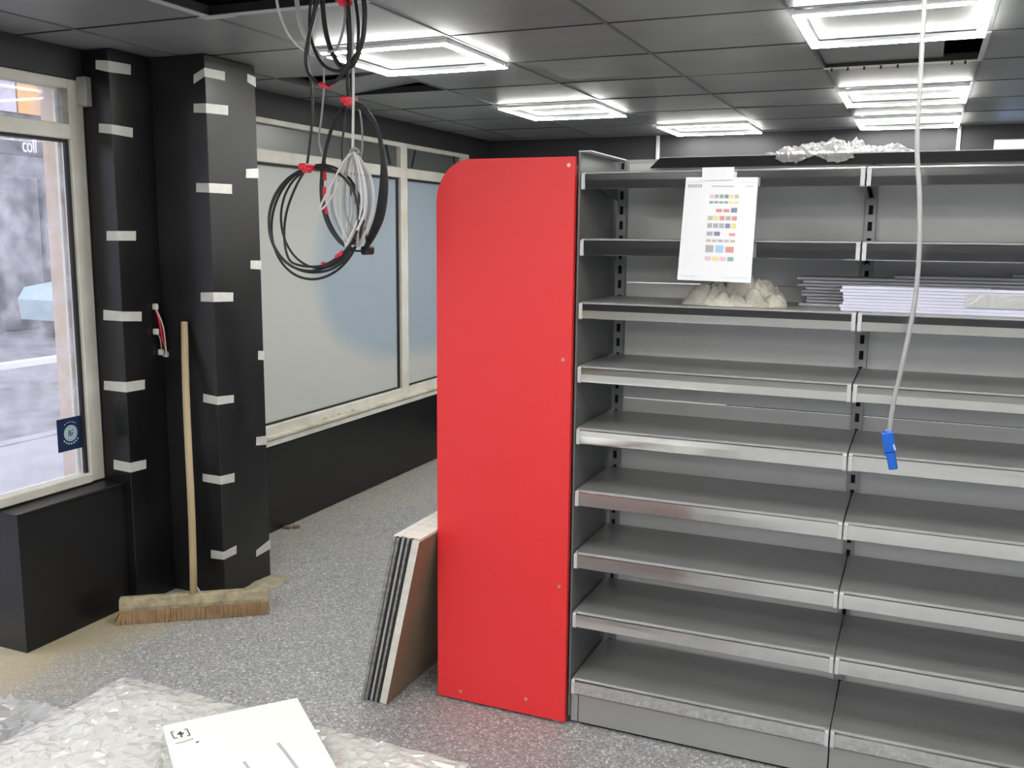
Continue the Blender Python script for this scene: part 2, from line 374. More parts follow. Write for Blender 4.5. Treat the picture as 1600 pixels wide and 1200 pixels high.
# ---- rear window (filmed)
wf = MB()
wf.box(-3.27, -3.2, 3.55, 3.62, .52, 2.213, .004)
wf.box(-3.27, -3.2, 5.575, 5.66, .52, 2.213, .004)
wf.box(-3.27, -3.2, 6.5, 6.599, .52, 2.213, .004)
for a, b_ in ((3.62, 5.575), (5.66, 6.5)):
    wf.box(-3.27, -3.2, a, b_, .52, .582, .004); wf.box(-3.27, -3.2, a, b_, 1.985, 2.052, .004); wf.box(-3.27, -3.2, a, b_, 2.183, 2.213, .004)
w2 = wf.build('window_2', 'white_frame'); struct(w2, 'long white framed window with milky film and grey top lights', 'window')
for a, b_ in ((3.62, 5.575), (5.66, 6.5)):
    MB().box(-3.24, -3.235, a, b_, .582, 1.985).build('film_pane', 'window_film', w2)
    MB().box(-3.24, -3.235, a, b_, 2.052, 2.183).build('top_pane', 'glass_frosted', w2)
    MB().box(-3.233, -3.222, a, b_, 1.972, 1.984).build('gasket', 'board_dark', w2)
    MB().box(-3.233, -3.222, a, b_, .5825, .593).build('gasket', 'board_dark', w2)
    MB().box(-3.233, -3.222, b_-.018, b_-.001, .594, 1.971).build('gasket', 'board_dark', w2)
MB().box(-3.20, -3.16, 3.55, 6.6, .515, .535, .004).build('window_sill', 'worn_sill', w2)
MB().box(-3.20, -3.171, 3.55, 6.6, .478, .513, .003).build('sill_apron', 'white_frame', w2)
b = MB()
for y, rot in ((5.42, -.5), (5.70, .5), (6.36, -.4)):
    b.hexa([(-3.198, y, 2.06), (-3.19, y, 2.06), (-3.19, y+.014, 2.06), (-3.198, y+.014, 2.06), (-3.198, y+rot*.1, 2.178), (-3.19, y+rot*.1, 2.178), (-3.19, y+rot*.1+.014, 2.178), (-3.198, y+rot*.1+.014, 2.178)])
b.build('stay_arms', 'board_dark', w2)
# loose paint crumbs lie on the sill
for i in range(5):
    y = 4.62 + i*.075; m = MB(); m.box(-3.195, -3.178, y, y+random.uniform(.02, .05), .5352, .535+random.uniform(.006, .014), .002)
    tag(m.build('plaster_crumb', 'worn_sill'), ('nearest', 'second nearest', 'middle', 'second farthest', 'farthest')[i] + ' pale plaster crumb lying on the white window sill', 'crumb', 'plaster crumbs on the sill')

# ---- ceiling
ceil = MB().box(-3.36, 4.2, -3.6, 6.95, 2.8, 2.9).build('ceiling', 'plenum'); struct(ceil, 'suspended black panel ceiling with dark grid', 'ceiling')
GX0, GXS, GY0, GYS = -1.067, .61, 3.28, .59
xl = [-3.199] + [GX0+GXS*k for k in range(-3, 9)] + [4.199]
yl = [-3.599] + [GY0+GYS*k for k in range(-11, 7)] + [6.949]
def cell(kx, ky): return (GX0+GXS*kx, GX0+GXS*(kx+1), GY0+GYS*ky, GY0+GYS*(ky+1))
HOLES = {(-2, -2), (-3, 1), (1, 1)}
tile_cache = {}
for i in range(len(xl)-1):
    for j in range(len(yl)-1):
        x0, x1, y0, y1 = xl[i], xl[i+1], yl[j], yl[j+1]
        kx = round((x0-GX0)/GXS) if i else -4; ky = round((y0-GY0)/GYS) if j else -12
        if (kx, ky) in HOLES or x1-x0 < .03 or y1-y0 < .03: continue
        key = (round(x1-x0, 3), round(y1-y0, 3))
        if key not in tile_cache:
            hx, hy = key[0]/2-.0055, key[1]/2-.0055
            tile_cache[key] = MB().box(-hx, hx, -hy, hy, 0, .012, .002).mesh('ceiling_tile', 'ceiling_black')
        o = put('ceiling_tile', tile_cache[key], ceil, ((x0+x1)/2, (y0+y1)/2, H + random.uniform(-.0006, .0006)))
        if i and j and i < len(xl)-2: o.rotation_euler = (random.uniform(-.004, .004), random.uniform(-.004, .004), 0)
for x in xl[1:-1]: MB().box(x-.006, x+.006, -3.599, 6.949, H-.003, H+.03).build('grid_bar', 'grid_bar', ceil)
for y in yl[1:-1]: MB().box(-3.199, 4.199, y-.005, y+.005, H-.0015, H+.028).build('grid_bar', 'board_dark', ceil)
# bare metal edges around the open hatch near the cables
x0, x1, y0, y1 = cell(-2, -2)
b = MB(); b.box(x0-.018, x0+.018, y0, y1+.01, H-.006, H-.0035); b.build('bare_bar', 'rail_cap', ceil)
b = MB(); b.box(x0, x1+.02, y1-.016, y1+.016, H-.006, H-.0035); b.build('bare_bar', 'rail_cap', ceil)
b = MB(); b.box(x0-.03, x0+.10, y1-.022, y1+.02, H-.009, H-.0065); b.build('corner_plate', 'rail_cap', ceil)
# sagging and shifted tiles
x0, x1, y0, y1 = cell(1, 1)
b = MB(); b.box(x0+.008, x0+.47, y0+.02, y1-.012, H+.014, H+.026, .002); o = b.build('ceiling_tile', 'ceiling_black', ceil)
b = MB(); b.box(x0, x1, y1-.03, y1+.004, H-.007, H-.0035)
b.build('bare_bar', 'white_frame', ceil)
for k in range(7):
    xx = x0+.03+.066*k if k < 5 else x0+.5+.05*(k-5)
    MB().box(xx, xx+.008, y1-.034, y1-.026, H-.02, H-.007).build('clip', 'board_dark', ceil)
b = MB(); b.box(x1-.012, x1+.008, y0, y1, H-.006, H-.0035); b.build('bare_bar', 'rail_cap', ceil)
x0, x1, y0, y1 = cell(-3, 1)
b = MB(); b.hexa([(x0+.01, y0+.25, H-.0), (x1-.01, y0+.25, H+.06), (x1-.01, y1-.01, H+.06), (x0+.01, y1-.01, H-.0), (x0+.01, y0+.25, H+.012), (x1-.01, y0+.25, H+.072), (x1-.01, y1-.01, H+.072), (x0+.01, y1-.01, H+.012)])
b.build('ceiling_tile', 'ceiling_black', ceil)

# ---- light strips on the back wall
for k, px in enumerate((1028, 1497)):
    p = PY(px, 230, 6.94)
    struct(MB().box(p.x-.012, p.x+.012, 6.925, 6.949, 1.2, H-.004, .003).build('trim_%d' % (3+k), 'rail_cap'), ('pale vertical conduit strip at left on the back wall', 'pale vertical conduit strip at right on the back wall')[k], 'conduit')

# ================================================================== OUTSIDE THE WINDOW
og = MB().box(-6.7, -3.45, -12, 40, -.2, -.1).build('pavement', 'pavement'); struct(og, 'pale grey pavement outside the shop window', 'pavement')
og = MB().box(-40, -6.85, -20, 60, -.34, -.2).build('road', 'asphalt'); struct(og, 'grey road beyond the pavement kerb', 'road')
og = MB().box(-6.85, -6.7, -12, 40, -.3, -.09).build('kerb', 'pavement'); struct(og, 'pale kerb line between pavement and road', 'kerb')
sw = MB()
for i in range(14):
    sw.box(-15.9, -15.1+random.uniform(-.1, .1), 4+i*1.5, 5.47+i*1.5, -.2, 2.55+random.uniform(-.12, .12), .05)
struct(sw.build('stone_wall', 'stone_grey'), 'rough grey stone wall across the street', 'wall')
bd = empty('street_building', (-18.5, 15.6, -.2)); bd['kind'] = 'structure'; bd['label'] = 'orange and pale building across the street'; bd['category'] = 'building'
MB().box(-4, 0, -14, 14, 0, 4.35).build('ground_storey', 'stone_grey', bd)
MB().box(-4, .1, -.2, 14, 4.36, 11).build('upper_storey', 'facade_orange', bd)
MB().box(-4, .1, -14, -.25, 4.36, 11).build('upper_storey', 'facade_pale', bd)
for y in (3.2, 6.2, 9.2, -4, -8):
    wo = MB().box(.1, .16, y, y+1.1, 5.4, 7.2).build('window', 'sign_white', bd); MB().box(.161, .17, y+.08, y+1.02, 5.48, 7.12).build('pane', 'car_glass', wo)
sg = empty('shop_sign', (-14.8, 13, 0)); tag(sg, 'dark sign board with white letters across the street', 'sign')
a, b_ = PX(8, 206, -14.8), PX(100, 249, -14.8)
MB().box(-.12, 0, a.y-13-.9, b_.y-13+.9, b_.z, a.z+.05, .02).build('board', 'sign_dark', sg)
for yy in (a.y-13-.4, b_.y-13+.5): MB().box(-.1, -.02, yy, yy+.09, -.22, b_.z+.02).build('post', 'sign_dark', sg)
cu = D.curves.new('lettering', 'FONT'); cu.body = 'coll'; cu.size = .37; cu.extrude = .01
to = D.objects.new('lettering', cu); COL.objects.link(to); bpy.context.view_layer.update()
me = D.meshes.new_from_object(to.evaluated_get(bpy.context.evaluated_depsgraph_get())); D.objects.remove(to)
me.materials.clear(); me.materials.append(MAT['sign_white'])
lt = put('lettering', me, sg); t0 = PX(35, 237, -14.75); lt.location = (.05, t0.y-13, t0.z); lt.rotation_euler = (PI/2, 0, PI/2); lt.scale = (.58, 1, 1)
struct(MB().box(-11.2, -11.05, -10, 40, -.2, -.12).build('kerb', 'sign_white'), 'white kerb stone line at the foot of the stone wall', 'kerb')
# parked car
cr = empty('parked_car', (-13.5, 13.75, -.2), 0); tag(cr, 'pale blue car parked across the street', 'car')
prof = [(-2.0, .3), (-2.05, .65), (-1.9, .85), (-1.1, .95), (-.55, 1.38), (.75, 1.42), (1.45, .98), (2.0, .9), (2.08, .6), (2.0, .3)]
b = MB(); b.prism(prof, 'x', -.82, .82); b.build('body', 'car_paint', cr)
b = MB(); b.prism([(-.98, .97), (-.5, 1.32), (.05, 1.34), (.05, .97)], 'x', -.83, .83); b.prism([(.12, .97), (.12, 1.34), (.7, 1.36), (1.25, .99)], 'x', -.83, .83); b.build('side_window', 'car_glass', cr)
for y in (-1.28, 1.3):
    for x in (-.84, .66): 
        b = MB(); b.disc((y, .32, x), .32, 'x', 20, .2); b.build('wheel', 'tyre', cr)

# ================================================================== CEILING LIGHTS
hb_x = MB().box(-.292, .292, -.014, .014, -.0215, -.0045).mesh('bar_housing', 'rail_cap'); hb_y = MB().box(-.014, .014, -.253, .253, -.0215, -.0045).mesh('bar_housing', 'rail_cap')
bar_x = MB().box(-.292, .292, -.015, .015, -.025, -.022).mesh('light_bar', 'led')
bar_y = MB().box(-.015, .015, -.2525, .2525, -.025, -.022).mesh('light_bar', 'led')
LIGHTS = [((-2, 0), 'square LED frame light nearest the hanging cable coils'), ((-2, 3), 'square LED frame light above the rounded corner of the red panel'), ((-1, 5), 'square LED frame light closest to the left conduit on the back wall'),
          ((1, 0), 'large square LED frame light at top right with the hanging grey cable before it'), ((1, 3), 'middle square LED frame light in the right-hand row behind the open ceiling hatch'), ((1, 5), 'farthest square LED frame light in the right-hand row against the back wall'),
          ((1, -3), 'square LED frame light overhead in front of the shelving'), ((-2, -5), 'square LED frame light overhead near the wrapped pack')]
for kx, where in ((-2, 'left'), (1, 'middle'), (4, 'right')):  # rows out of view, added so low light reaches the shelf backs
    for ky, how in ((3, 'far end'), (0, 'shelving level'), (-3, 'aisle'), (-6, 'viewer level'), (-9, 'second last'), (-11, 'last')):
        if (kx, ky) in ((-2, -3), (-2, 0), (-2, 3), (1, 3), (1, 0), (1, -3)): continue
        LIGHTS.append(((kx, ky), 'added square LED frame light of the %s row out of view, %s position' % (where, how)))
LIGHTS += []
for (kx, ky), lab in LIGHTS:
    x0, x1, y0, y1 = cell(kx, ky)
    t = empty('led_frame_light', ((x0+x1)/2, (y0+y1)/2, H)); tag(t, lab, 'ceiling light', 'square LED ceiling lights')
    for s in (-1, 1):
        for hm_, bm_, lc in ((hb_x, bar_x, (0, s*.268, 0)), (hb_y, bar_y, (s*.277, 0, 0))):
            put('bar_housing', hm_, put('light_bar', bm_, t, lc))

# ================================================================== SHELVING
GF, GB = 2.807, 3.19
ZS = [1.813, 1.612, 1.416, 1.215, 1.016, .812, .603, .400, .167]
BAYX = [-.982, -.162, .658]
shelf_w = BAYX[1]-BAYX[0]-.004
hw = shelf_w/2
shelf_me = MB().prism([(GB-.031, 0), (GF+.016, 0), (GF+.012, -.002), (GF+.012, -.03), (GF+.03, -.03), (GF+.03, -.014), (GB-.031, -.014)], 'x', -hw, hw).mesh('shelf', 'shelf_grey')
rail_me = MB().prism([(GF+.0115, -.0055), (GF+.0005, -.0055), (GF-.0028, -.008), (GF-.0024, -.026), (GF-.0008, -.046), (GF-.0004, -.0505), (GF+.002, -.052), (GF+.0115, -.049)], 'x', -hw+.012, hw-.012).mesh('price_rail', 'rail_metal')
cap_me = MB().prism([(GF+.0115, -.003), (GF+.0005, -.003), (GF-.0035, -.008), (GF-.0045, -.050), (GF-.002, -.0535), (GF+.0115, -.0515)], 'x', -.0055, .0055).mesh('rail_cap', 'rail_cap')
brk_me = MB().prism([(GB-.031, -.016), (GF+.06, -.016), (GF+.06, -.03), (GB-.031, -.075)], 'x', -.002, .002).mesh('shelf_bracket', 'side_grey')
def upright(parent, x):
    b = MB(); b.box(x-.016, x-.0065, GB-.03, GB+.01, 0, 1.868); b.box(x+.0065, x+.016, GB-.03, GB+.01, 0, 1.868)
    z = .02
    while z < 1.85: b.box(x-.0065, x+.0065, GB-.03, GB-.027, z, z+.022); z += .05
    u = b.build('upright', 'upright_grey', parent)
    MB().box(x-.0064, x+.0064, GB-.022, GB+.009, .003, 1.865).build('slot_shade', 'slot_dark', u)  # near-black filler, its colour stands in for the shade inside the slots
    return u
SHN = ['top', 'second', 'third', 'fourth', 'fifth', 'sixth', 'seventh', 'eighth', 'base']
for bi in range(2):
    xa, xb = BAYX[bi], BAYX[bi+1]; cx = (xa+xb)/2
    t = empty('gondola_bay', (0, 0, 0)); tag(t, ('grey metal shelving bay with nine shelves beside the red panel', 'grey metal shelving bay with hanging grey cable in front at right')[bi], 'shelving')
    if bi == 0: upright(t, xa+.024)
    upright(t, xb if bi == 0 else xb-.02)
    for z0, z1 in ((.06, .258), (.262, .658), (.662, 1.058), (1.062, 1.461), (1.465, 1.862)):
        MB().box(xa+(.042 if bi == 0 else .017), xb-(.017 if bi == 0 else .037), GB-.012, GB, z0, z1, .0015).build('back_panel', 'back_grey', t)
    for k, z in enumerate(ZS):
        s = put('shelf', shelf_me, t, (cx, 0, z))
        r = put('price_rail', rail_me, s); 
        for sg_ in (-1, 1): put('rail_cap', cap_me, s, (sg_*(hw-.006), 0, 0))
        if k < 8:
            for sg_ in (-1, 1): put('shelf_bracket', brk_me, s, (sg_*(hw-.006), 0, 0))
    MB().box(xa+(.024 if bi == 0 else .002), xb-.002, GF+.012, GF+.024, .012, .108, .001).build('kick_plate', 'shelf_grey', t)
    MB().box(xa+.026, xb-.002, GF+.026, GB, .0, .011).build('plinth_foot', 'slot_dark', t)
    if bi == 0:
        MB().box(xa-.010, xa-.003, GF+.004, GB+.012, .03, 1.872, .001).build('side_panel', 'side_grey', t)
        b = MB(); z = .05
        b2 = MB().box(xa-.0025, xa+.021, GF+.012, GF+.03, .012, .106, .001); b2.build('foot_cap', 'upright_grey', t)
        MB().box(xa-.010, xa+.03, GF+.004, GB+.012, 1.8725, 1.8765).build('top_flange', 'rail_cap', t)
        MB().box(xa+.03, xb, GB-.012, GB+.01, 1.8625, 1.8745).build('top_cap', 'rail_cap', t)
    else:
        MB().box(xb+.001, xb+.009, GF+.004, GB+.012, .0, 1.872, .001).build('side_panel', 'side_grey', t)
        MB().box(xa, xb, GB-.012, GB+.01, 1.8625, 1.8745).build('top_cap', 'rail_cap', t)

# black top shelf on the far side, above the back panels
ts = empty('black_top_shelf', (0, 0, 1.8765)); tag(ts, 'long black shelf lying along the top of the shelving', 'shelf')
e0, e1 = PY(1015, 263, 3.135), PY(1031, 247, 3.135); zb, zt = e0.z-1.8765, e1.z-1.8765
b = MB(); b.box(e1.x, .655, 3.142, 3.56, zt-.004, zt); b.build('deck', 'black_shelf', ts)
b = MB(); b.hexa([(e0.x, 3.134, zb), (.655, 3.134, zb), (.655, 3.141, zb), (e0.x, 3.141, zb), (e1.x, 3.134, zt), (.655, 3.134, zt), (.655, 3.141, zt), (e1.x, 3.141, zt)]); b.build('lip', 'black_shelf', ts)
MB().box(e1.x, .655, 3.131, 3.1415, zt+.0002, zt+.0025).build('lip_edge', 'rail_cap', ts)
for x in (-.8, .6): MB().box(x, x+.02, 3.21, 3.5, -.25, zt-.0045).build('bracket', 'black_shelf', ts)
ZT = 1.8765+zt+.0027

# red end panel of the shelving run that faces the windows
XL, XR = -1.474, -.998
prof = [(XR, .012), (XL, .012)]
for i in range(13):
    a = PI - i*PI/2/12; prof.append((XL+.122+.122*math.cos(a), 1.858-.135+.135*math.sin(a)))
prof.append((XR, 1.858))
rp = empty('red_end_run', (0, 0, 0)); tag(rp, 'shelving run closed by a tall bright red end panel with rounded top corner', 'shelving')
b = MB(); b.prism(prof, 'y', GF-.012, GF+.006); o = b.build('end_panel', 'red_panel', rp); o['label'] = 'tall bright red end panel with one rounded corner'
for px, py in ((889, 258), (880, 562), (874, 916), (720, 1080), (822, 1092)):
    p = PY(px, py, GF-.012); b = MB(); b.disc((p.x, p.z, GF-.0145), .006, 'y', 12, .0025); b.build('screw', 'screw', rp)
MB().box(-1.05, -1.02, GF+.007, 5.6, .0, 1.84).build('back_panel', 'back_grey', rp)
MB().box(-1.44, -1.05, GF+.03, 5.6, .0, .15).build('base', 'shelf_grey', rp)
for z in (.40, .62, .84, 1.06, 1.28, 1.5): MB().box(-1.43, -1.05, GF+.02, 5.6, z-.03, z).build('shelf', 'shelf_grey', rp)
MB().box(-1.44, -1.02, 5.6, 5.61, 0, 1.84).build('far_panel', 'side_grey', rp)

# ================================================================== THINGS ON THE SHELVES
def A4():
    c = [PY(1072, 277, 2.788), PY(1185, 277, 2.788), PY(1173, 442, 2.775), PY(1058, 437, 2.775)]
    t = empty('notice_sheet', ((c[2]+c[3])/2)); tag(t, 'white plastic sleeved sheet with small coloured pictures taped to top shelf', 'notice')
    o = t.location
    def P(u, v, dy): # u right, v down
        p = (c[0]*(1-u)+c[1]*u)*(1-v) + (c[3]*(1-u)+c[2]*u)*v
        p = p - o; p.y -= dy + .006*math.sin(v*PI)*math.sin(u*PI); return p
    def quad(b, u0, v0, u1, v1, dy, th):
        b.hexa([P(u0, v1, dy), P(u1, v1, dy), P(u1, v1, dy-th), P(u0, v1, dy-th), P(u0, v0, dy), P(u1, v0, dy), P(u1, v0, dy-th), P(u0, v0, dy-th)])
    b = MB()
    N = 8
    for i in range(N):
        for j in range(N): quad(b, i/N, j/N, (i+1)/N, (j+1)/N, 0, .0012)
    b.build('sleeve', 'paper', t)
    b = MB(); quad(b, .03, .955, .97, .962, .0006, .0004); quad(b, .02, .045, .985, .05, .0006, .0004); b.build('sleeve_fold', 'plug_pale', t)
    b = MB()
    for k in range(6): quad(b, .04+k*.034, .068, .066+k*.034, .098, .0008, .0005)
    b.build('heading', 'ink_grey', t)
    b = MB(); quad(b, .37, .082, .68, .09, .0008, .0005); quad(b, .84, .082, .94, .088, .0008, .0005); b.build('heading_line', 'print_grey', t)
    rows = [(.165, .20, 'pink,grey,green,navy,yellow,tan'), (.228, .25, 'green,green,green,green,yellow,yellow'), (.29, .335, 'paper,red,red,navy'), (.37, .41, 'tan,yellow,red,grey,red'),
            (.44, .485, 'grey,grey,grey,navy,yellow'), (.52, .56, 'grey,navy,paper,red'), (.595, .62, 'tan,tan,grey,tan,tan'), (.65, .72, 'grey,sky,red'), (.76, .80, 'pink,yellow,pink,teal')]
    for v0, v1, cs in rows:
        cs = cs.split(','); n = len(cs)
        for k, cn in enumerate(cs):
            if cn == 'paper': continue
            u0 = .36 + .41*k/n; u1 = u0 + .41/n*.8; b = MB(); va, vb = v0, v1
            if cn == 'red' and n in (3, 4): va, vb = v0+.012, v1-.002
            quad(b, u0, va, u1, vb, .0008, .0005)
            if cn in ('grey', 'navy', 'tan'):   # small pictures with a pale middle
                pass
            o2 = b.build('picture', 'ink_'+cn, t)
    a, e = PY(1098, 262, 2.786), PY(1147, 280, 2.786)
    b = MB(); b.box(a.x-o.x, e.x-o.x, -.0035+2.786-o.y, -.0025+2.786-o.y, e.z-o.z-.002, a.z-o.z); b.build('tape_piece', 'paper', t)
A4()

def crumple(name, m, loc, rx, ry, h, nx, ny, seed, ridge=1.0, parent=None, fr=9., sharp=1.0, cloth=False, flat=False):
    bm = bmesh.new(); off = Vector((seed*7.3, seed*3.1, seed*1.7)); top = []
    for i in range(nx+1):
        row = []
        for j in range(ny+1):
            u, v = i/nx*2-1, j/ny*2-1
            # square to disc
            du, dv = u*math.sqrt(1-v*v/2), v*math.sqrt(1-u*u/2)
            rr = math.hypot(du, dv); wob = 1+.25*noise.noise(Vector((du*2, dv*2, 0))+off)
            env = max(0, 1-rr**2.2)**.6
            p = Vector((du*rx*wob, dv*ry*wob, 0))
            wp_ = p + Vector((noise.noise(Vector((p.x*fr*.7, p.y*fr*.7, 3))+off), noise.noise(Vector((p.x*fr*.7, p.y*fr*.7, 8))+off), 0))*(.5/fr)
            n1 = 1-abs(noise.noise(Vector((wp_.x*fr, wp_.y*fr*1.6, .3))+off))*2.6
            n2 = 1-abs(noise.noise(Vector((wp_.x*fr*2.2, wp_.y*fr*2.9, .9))+off))*2.2
            zz = h*env*(.30+.5*n1*ridge*.8+.24*n2*ridge*sharp)
            if cloth:
                a1 = min(1, abs(noise.noise(Vector((wp_.x*fr, wp_.y*fr*1.5, .3))+off))*2.4); a2 = min(1, abs(noise.noise(Vector((wp_.x*fr*2, wp_.y*fr*2.6, .9))+off))*2.2)
                zz = h*env*(.15+.62*math.sqrt(a1)+.28*math.sqrt(a2)+.35*noise.noise(Vector((p.x*7, p.y*7, 2))+off))
            if flat: zz += min(h, .08)*env*random.uniform(-.2, .2); p.x += random.uniform(-.4, .4)*rx/nx*2; p.y += random.uniform(-.4, .4)*ry/ny*2
            p.x += .012*noise.noise(Vector((p.x*20, p.y*20, 5))+off); p.z = max(.003, zz)
            row.append(bm.verts.new(p))
        top.append(row)
    for i in range(nx):
        for j in range(ny): bm.faces.new((top[i][j], top[i+1][j], top[i+1][j+1], top[i][j+1]))
    rim = [top[i][0] for i in range(nx+1)] + [top[nx][j] for j in range(1, ny+1)] + [top[i][ny] for i in range(nx-1, -1, -1)] + [top[0][j] for j in range(ny-1, 0, -1)]
    low = [bm.verts.new((v.co.x, v.co.y, 0)) for v in rim]
    for i in range(len(rim)): bm.faces.new((rim[i], low[i], low[(i+1) % len(rim)], rim[(i+1) % len(rim)]))
    bm.faces.new(low)
    b = MB(); b.bm.free(); b.bm = bm
    return b.build(name, m, parent, not flat, loc)
tag(crumple('cleaning_rag', 'rag', (-.515, 2.90, ZS[2]+.0005), .155, .075, .10, 90, 56, 3, fr=17, cloth=True), 'crumpled beige cleaning rag on the shelf below the notice sheet', 'rag')
tag(crumple('crumpled_wrap', 'film_loose', (-.26, 3.222, ZT), .215, .085, .055, 44, 22, 9, fr=9, flat=True), 'crumpled clear plastic wrap on the black top shelf', 'plastic wrap')

b = MB(); rows = []; rw = random.Random(4)
for i in range(27):
    x = -.45+.2*i/26*1.15; dr = .006+.026*abs(math.sin(i*.21+.4))*rw.uniform(.7, 1)
    rows.append([b.bm.verts.new((x+rw.uniform(-.003, .003), yv+rw.uniform(-.002, .002), zv)) for yv, zv in ((3.16, ZT+.012), (3.138, ZT+.009), (3.124, ZT-.001), (3.120, ZT-dr*.6), (3.122, ZT-dr))])
for i in range(26):
    for k in range(4): b.bm.faces.new((rows[i][k], rows[i+1][k], rows[i+1][k+1], rows[i][k+1]))
bmesh.ops.solidify(b.bm, geom=b.bm.faces[:], thickness=.0008)
wr_o = D.objects['crumpled_wrap']; o = b.build('hanging_edge', 'film_loose', wr_o); o.matrix_parent_inverse = Matrix.Translation(-wr_o.location)

# bundles of plastic strips
sb = empty('strip_bundle', (.2, 2.90, ZS[2])); tag(sb, 'bundle of pale lilac plastic strips in film at the shelf front', 'strip bundle')
for k in range(8):
    x0 = -.415+random.uniform(0, .012); b = MB(); b.box(x0, .43, -.05+random.uniform(-.003, .003), .06, .0005+k*.0088, .0089+k*.0088, .0006); b.build('plastic_strip', 'strip_lilac', sb)
b = MB(); b.hexa([(-.405, -.03, .0712), (-.03, -.046, .0712), (-.03, .05, .0712), (-.46, .05, .060), (-.405, -.03, .0722), (-.03, -.046, .0722), (-.03, .05, .0722), (-.46, .05, .0612)]); b.build('film_flap', 'strip_grey', sb)
b = MB(); b.box(-.09, .30, -.0555, -.0535, .022, .058); b.build('shiny_label', 'film_loose', sb)
sb2 = empty('strip_bundle', (.18, 3.07, ZS[2])); tag(sb2, 'flat grey bundle of plastic strips lying behind the lilac bundle', 'strip bundle')
for k in range(10):
    x0 = -.53+random.uniform(0, .03)+(.25 if k > 8 else 0); b = MB(); b.box(x0, .45, -.07+random.uniform(-.006, .006), .07, .0005+k*.0098, .0085+k*.0098, .001); b.build('plastic_strip', 'strip_grey', sb2)
b = MB(); b.box(.05, .3, -.05, .05, .0985, .106, .002); b.build('shiny_label', 'film_loose', sb2)

# ================================================================== BOARDS LEANING ON THE RED RUN
ang = math.atan2(.135, .605)
L_ = .625; y0, y1 = 2.673, 3.36
th = [(.013, 'board_grey', 'leftmost thin grey speckled board of the leaning stack'), (.011, 'board_grey', 'second grey speckled board from the left of the leaning stack'), (.007, 'board_dark', 'thin black board between grey and pale boards of the leaning stack'),
      (.010, 'board_light', 'pale grey board in the middle of the leaning stack'), (.012, 'board_dark', 'black board right of the pale grey board in the leaning stack'), (.009, 'board_grey', 'dark grey board between two black boards in the leaning stack'),
      (.009, 'board_dark', 'black board next to the white edged boards of the leaning stack'), (.014, 'board_white', 'first of two white edged boards in the leaning stack'), (.016, 'board_white', 'rightmost white edged board with brown face in the leaning stack')]
x = -1.714
for k, (t_, mt, lab) in enumerate(th):
    o = empty('leaning_board', (x, y0+random.uniform(-.004, .006), 0)); tag(o, lab, 'board', 'boards leaning against the red shelving run')
    o.rotation_euler = (0, ang, 0); o.location.z = t_*math.sin(ang)+.0005
    MB().box(0, t_-.0012, 0, y1-y0, 0, L_+random.uniform(-.004, .004), .0008).build('core', mt, o)
    # light top edging, brown decor on the last one
    MB().box(0, t_-.0022, .001, y1-y0-.001, L_+.0042, L_+.0052).build('top_edge', 'board_white', o)
    if k == 8: MB().box(t_-.0011, t_-.0003, .0, y1-y0, .0, L_-.004).build('face_veneer', 'board_brown', o)
    x += t_/math.cos(ang)

# ================================================================== BROOM
br = empty('push_broom', (0, 0, 0)); tag(br, 'wide wooden push broom leaning against the black pillar', 'broom')
pa, pb = PZ(188, 944, .075), PZ(421, 928, .075)
ax = (pb-pa); ax.z = 0; ln = ax.length; ax.normalize(); nx_ = Vector((ax.y, -ax.x, 0))      # towards the viewer
mid = (pa+pb)/2; mid.z = 0
def BP(u, v, z): return mid + ax*u + nx_*v + Vector((0, 0, z))
hd = MB()
n = 24
rings = []
for i in range(n+1):
    u = -ln/2 + ln*i/n; s = 1+.03*noise.noise(Vector((u*9, 1, 2)))
    rings.append([hd.bm.verts.new(BP(u, v, z)) for v, z in ((.028*s, .050), (.032*s, .068), (.024*s, .098), (.006, .104*s), (-.024, .100), (-.032, .07), (-.028, .05))])
for i in range(n):
    for k in range(7): hd.bm.faces.new((rings[i][k], rings[i][(k+1) % 7], rings[i+1][(k+1) % 7], rings[i+1][k]))
hd.bm.faces.new(rings[0][::-1]); hd.bm.faces.new(rings[-1])
hd.build('head', 'broom_wood', br)
bc = MB(); n = 40; rings = []
for i in range(n+1):
    u = -ln/2+.006+(ln-.012)*i/n; fl = 1+.12*noise.noise(Vector((u*40, 3, 1)))
    rings.append([bc.bm.verts.new(BP(u, v, z)) for v, z in ((.026, .051), (.036*fl, .02), (.042*fl, .004), (-.040, .004), (-.034, .02), (-.026, .051))])
for i in range(n):
    for k in range(6): bc.bm.faces.new((rings[i][k], rings[i][(k+1) % 6], rings[i+1][(k+1) % 6], rings[i+1][k]))
bc.bm.faces.new(rings[0][::-1]); bc.bm.faces.new(rings[-1]); bc.build('bristle_block', 'bristle', br)
bs = MB()
for i in range(120):
    for r in range(4):
        u = -ln/2+.008+(ln-.016)*i/119; v = .030-.018*r
        tp = BP(u, v, .052); bt = BP(u+random.uniform(-.012, .012)-.012*(i < 6)*(6-i)/3, v*1.5+random.uniform(-.004, .006), .0005)
        bs.tube([tp, (tp+bt)/2+ax*random.uniform(-.003, .003), bt], [.0032, .0038, .003], 5)
o = bs.build('bristles', 'bristle', br); o['kind'] = 'stuff'
hb = PZ(306, 916, .10); hb = BP((hb-mid).dot(ax), 0, .098); ht = PY(288, 503, BY0-.018)
hm = [hb.lerp(ht, i/8) + Vector((.004*math.sin(i*.8), 0, 0)) for i in range(9)]
hs = MB(); hs.tube(hm, [.0155]*8+[.0145], 14); hs.build('handle', 'wood_handle', br, True)
b = MB(); b.tube([BP((hb-mid).dot(ax)+.03, .006, .103), hb.lerp(ht, .035)+ax*.006], .003, 6); b.build('brace_wire', 'rail_cap', br)

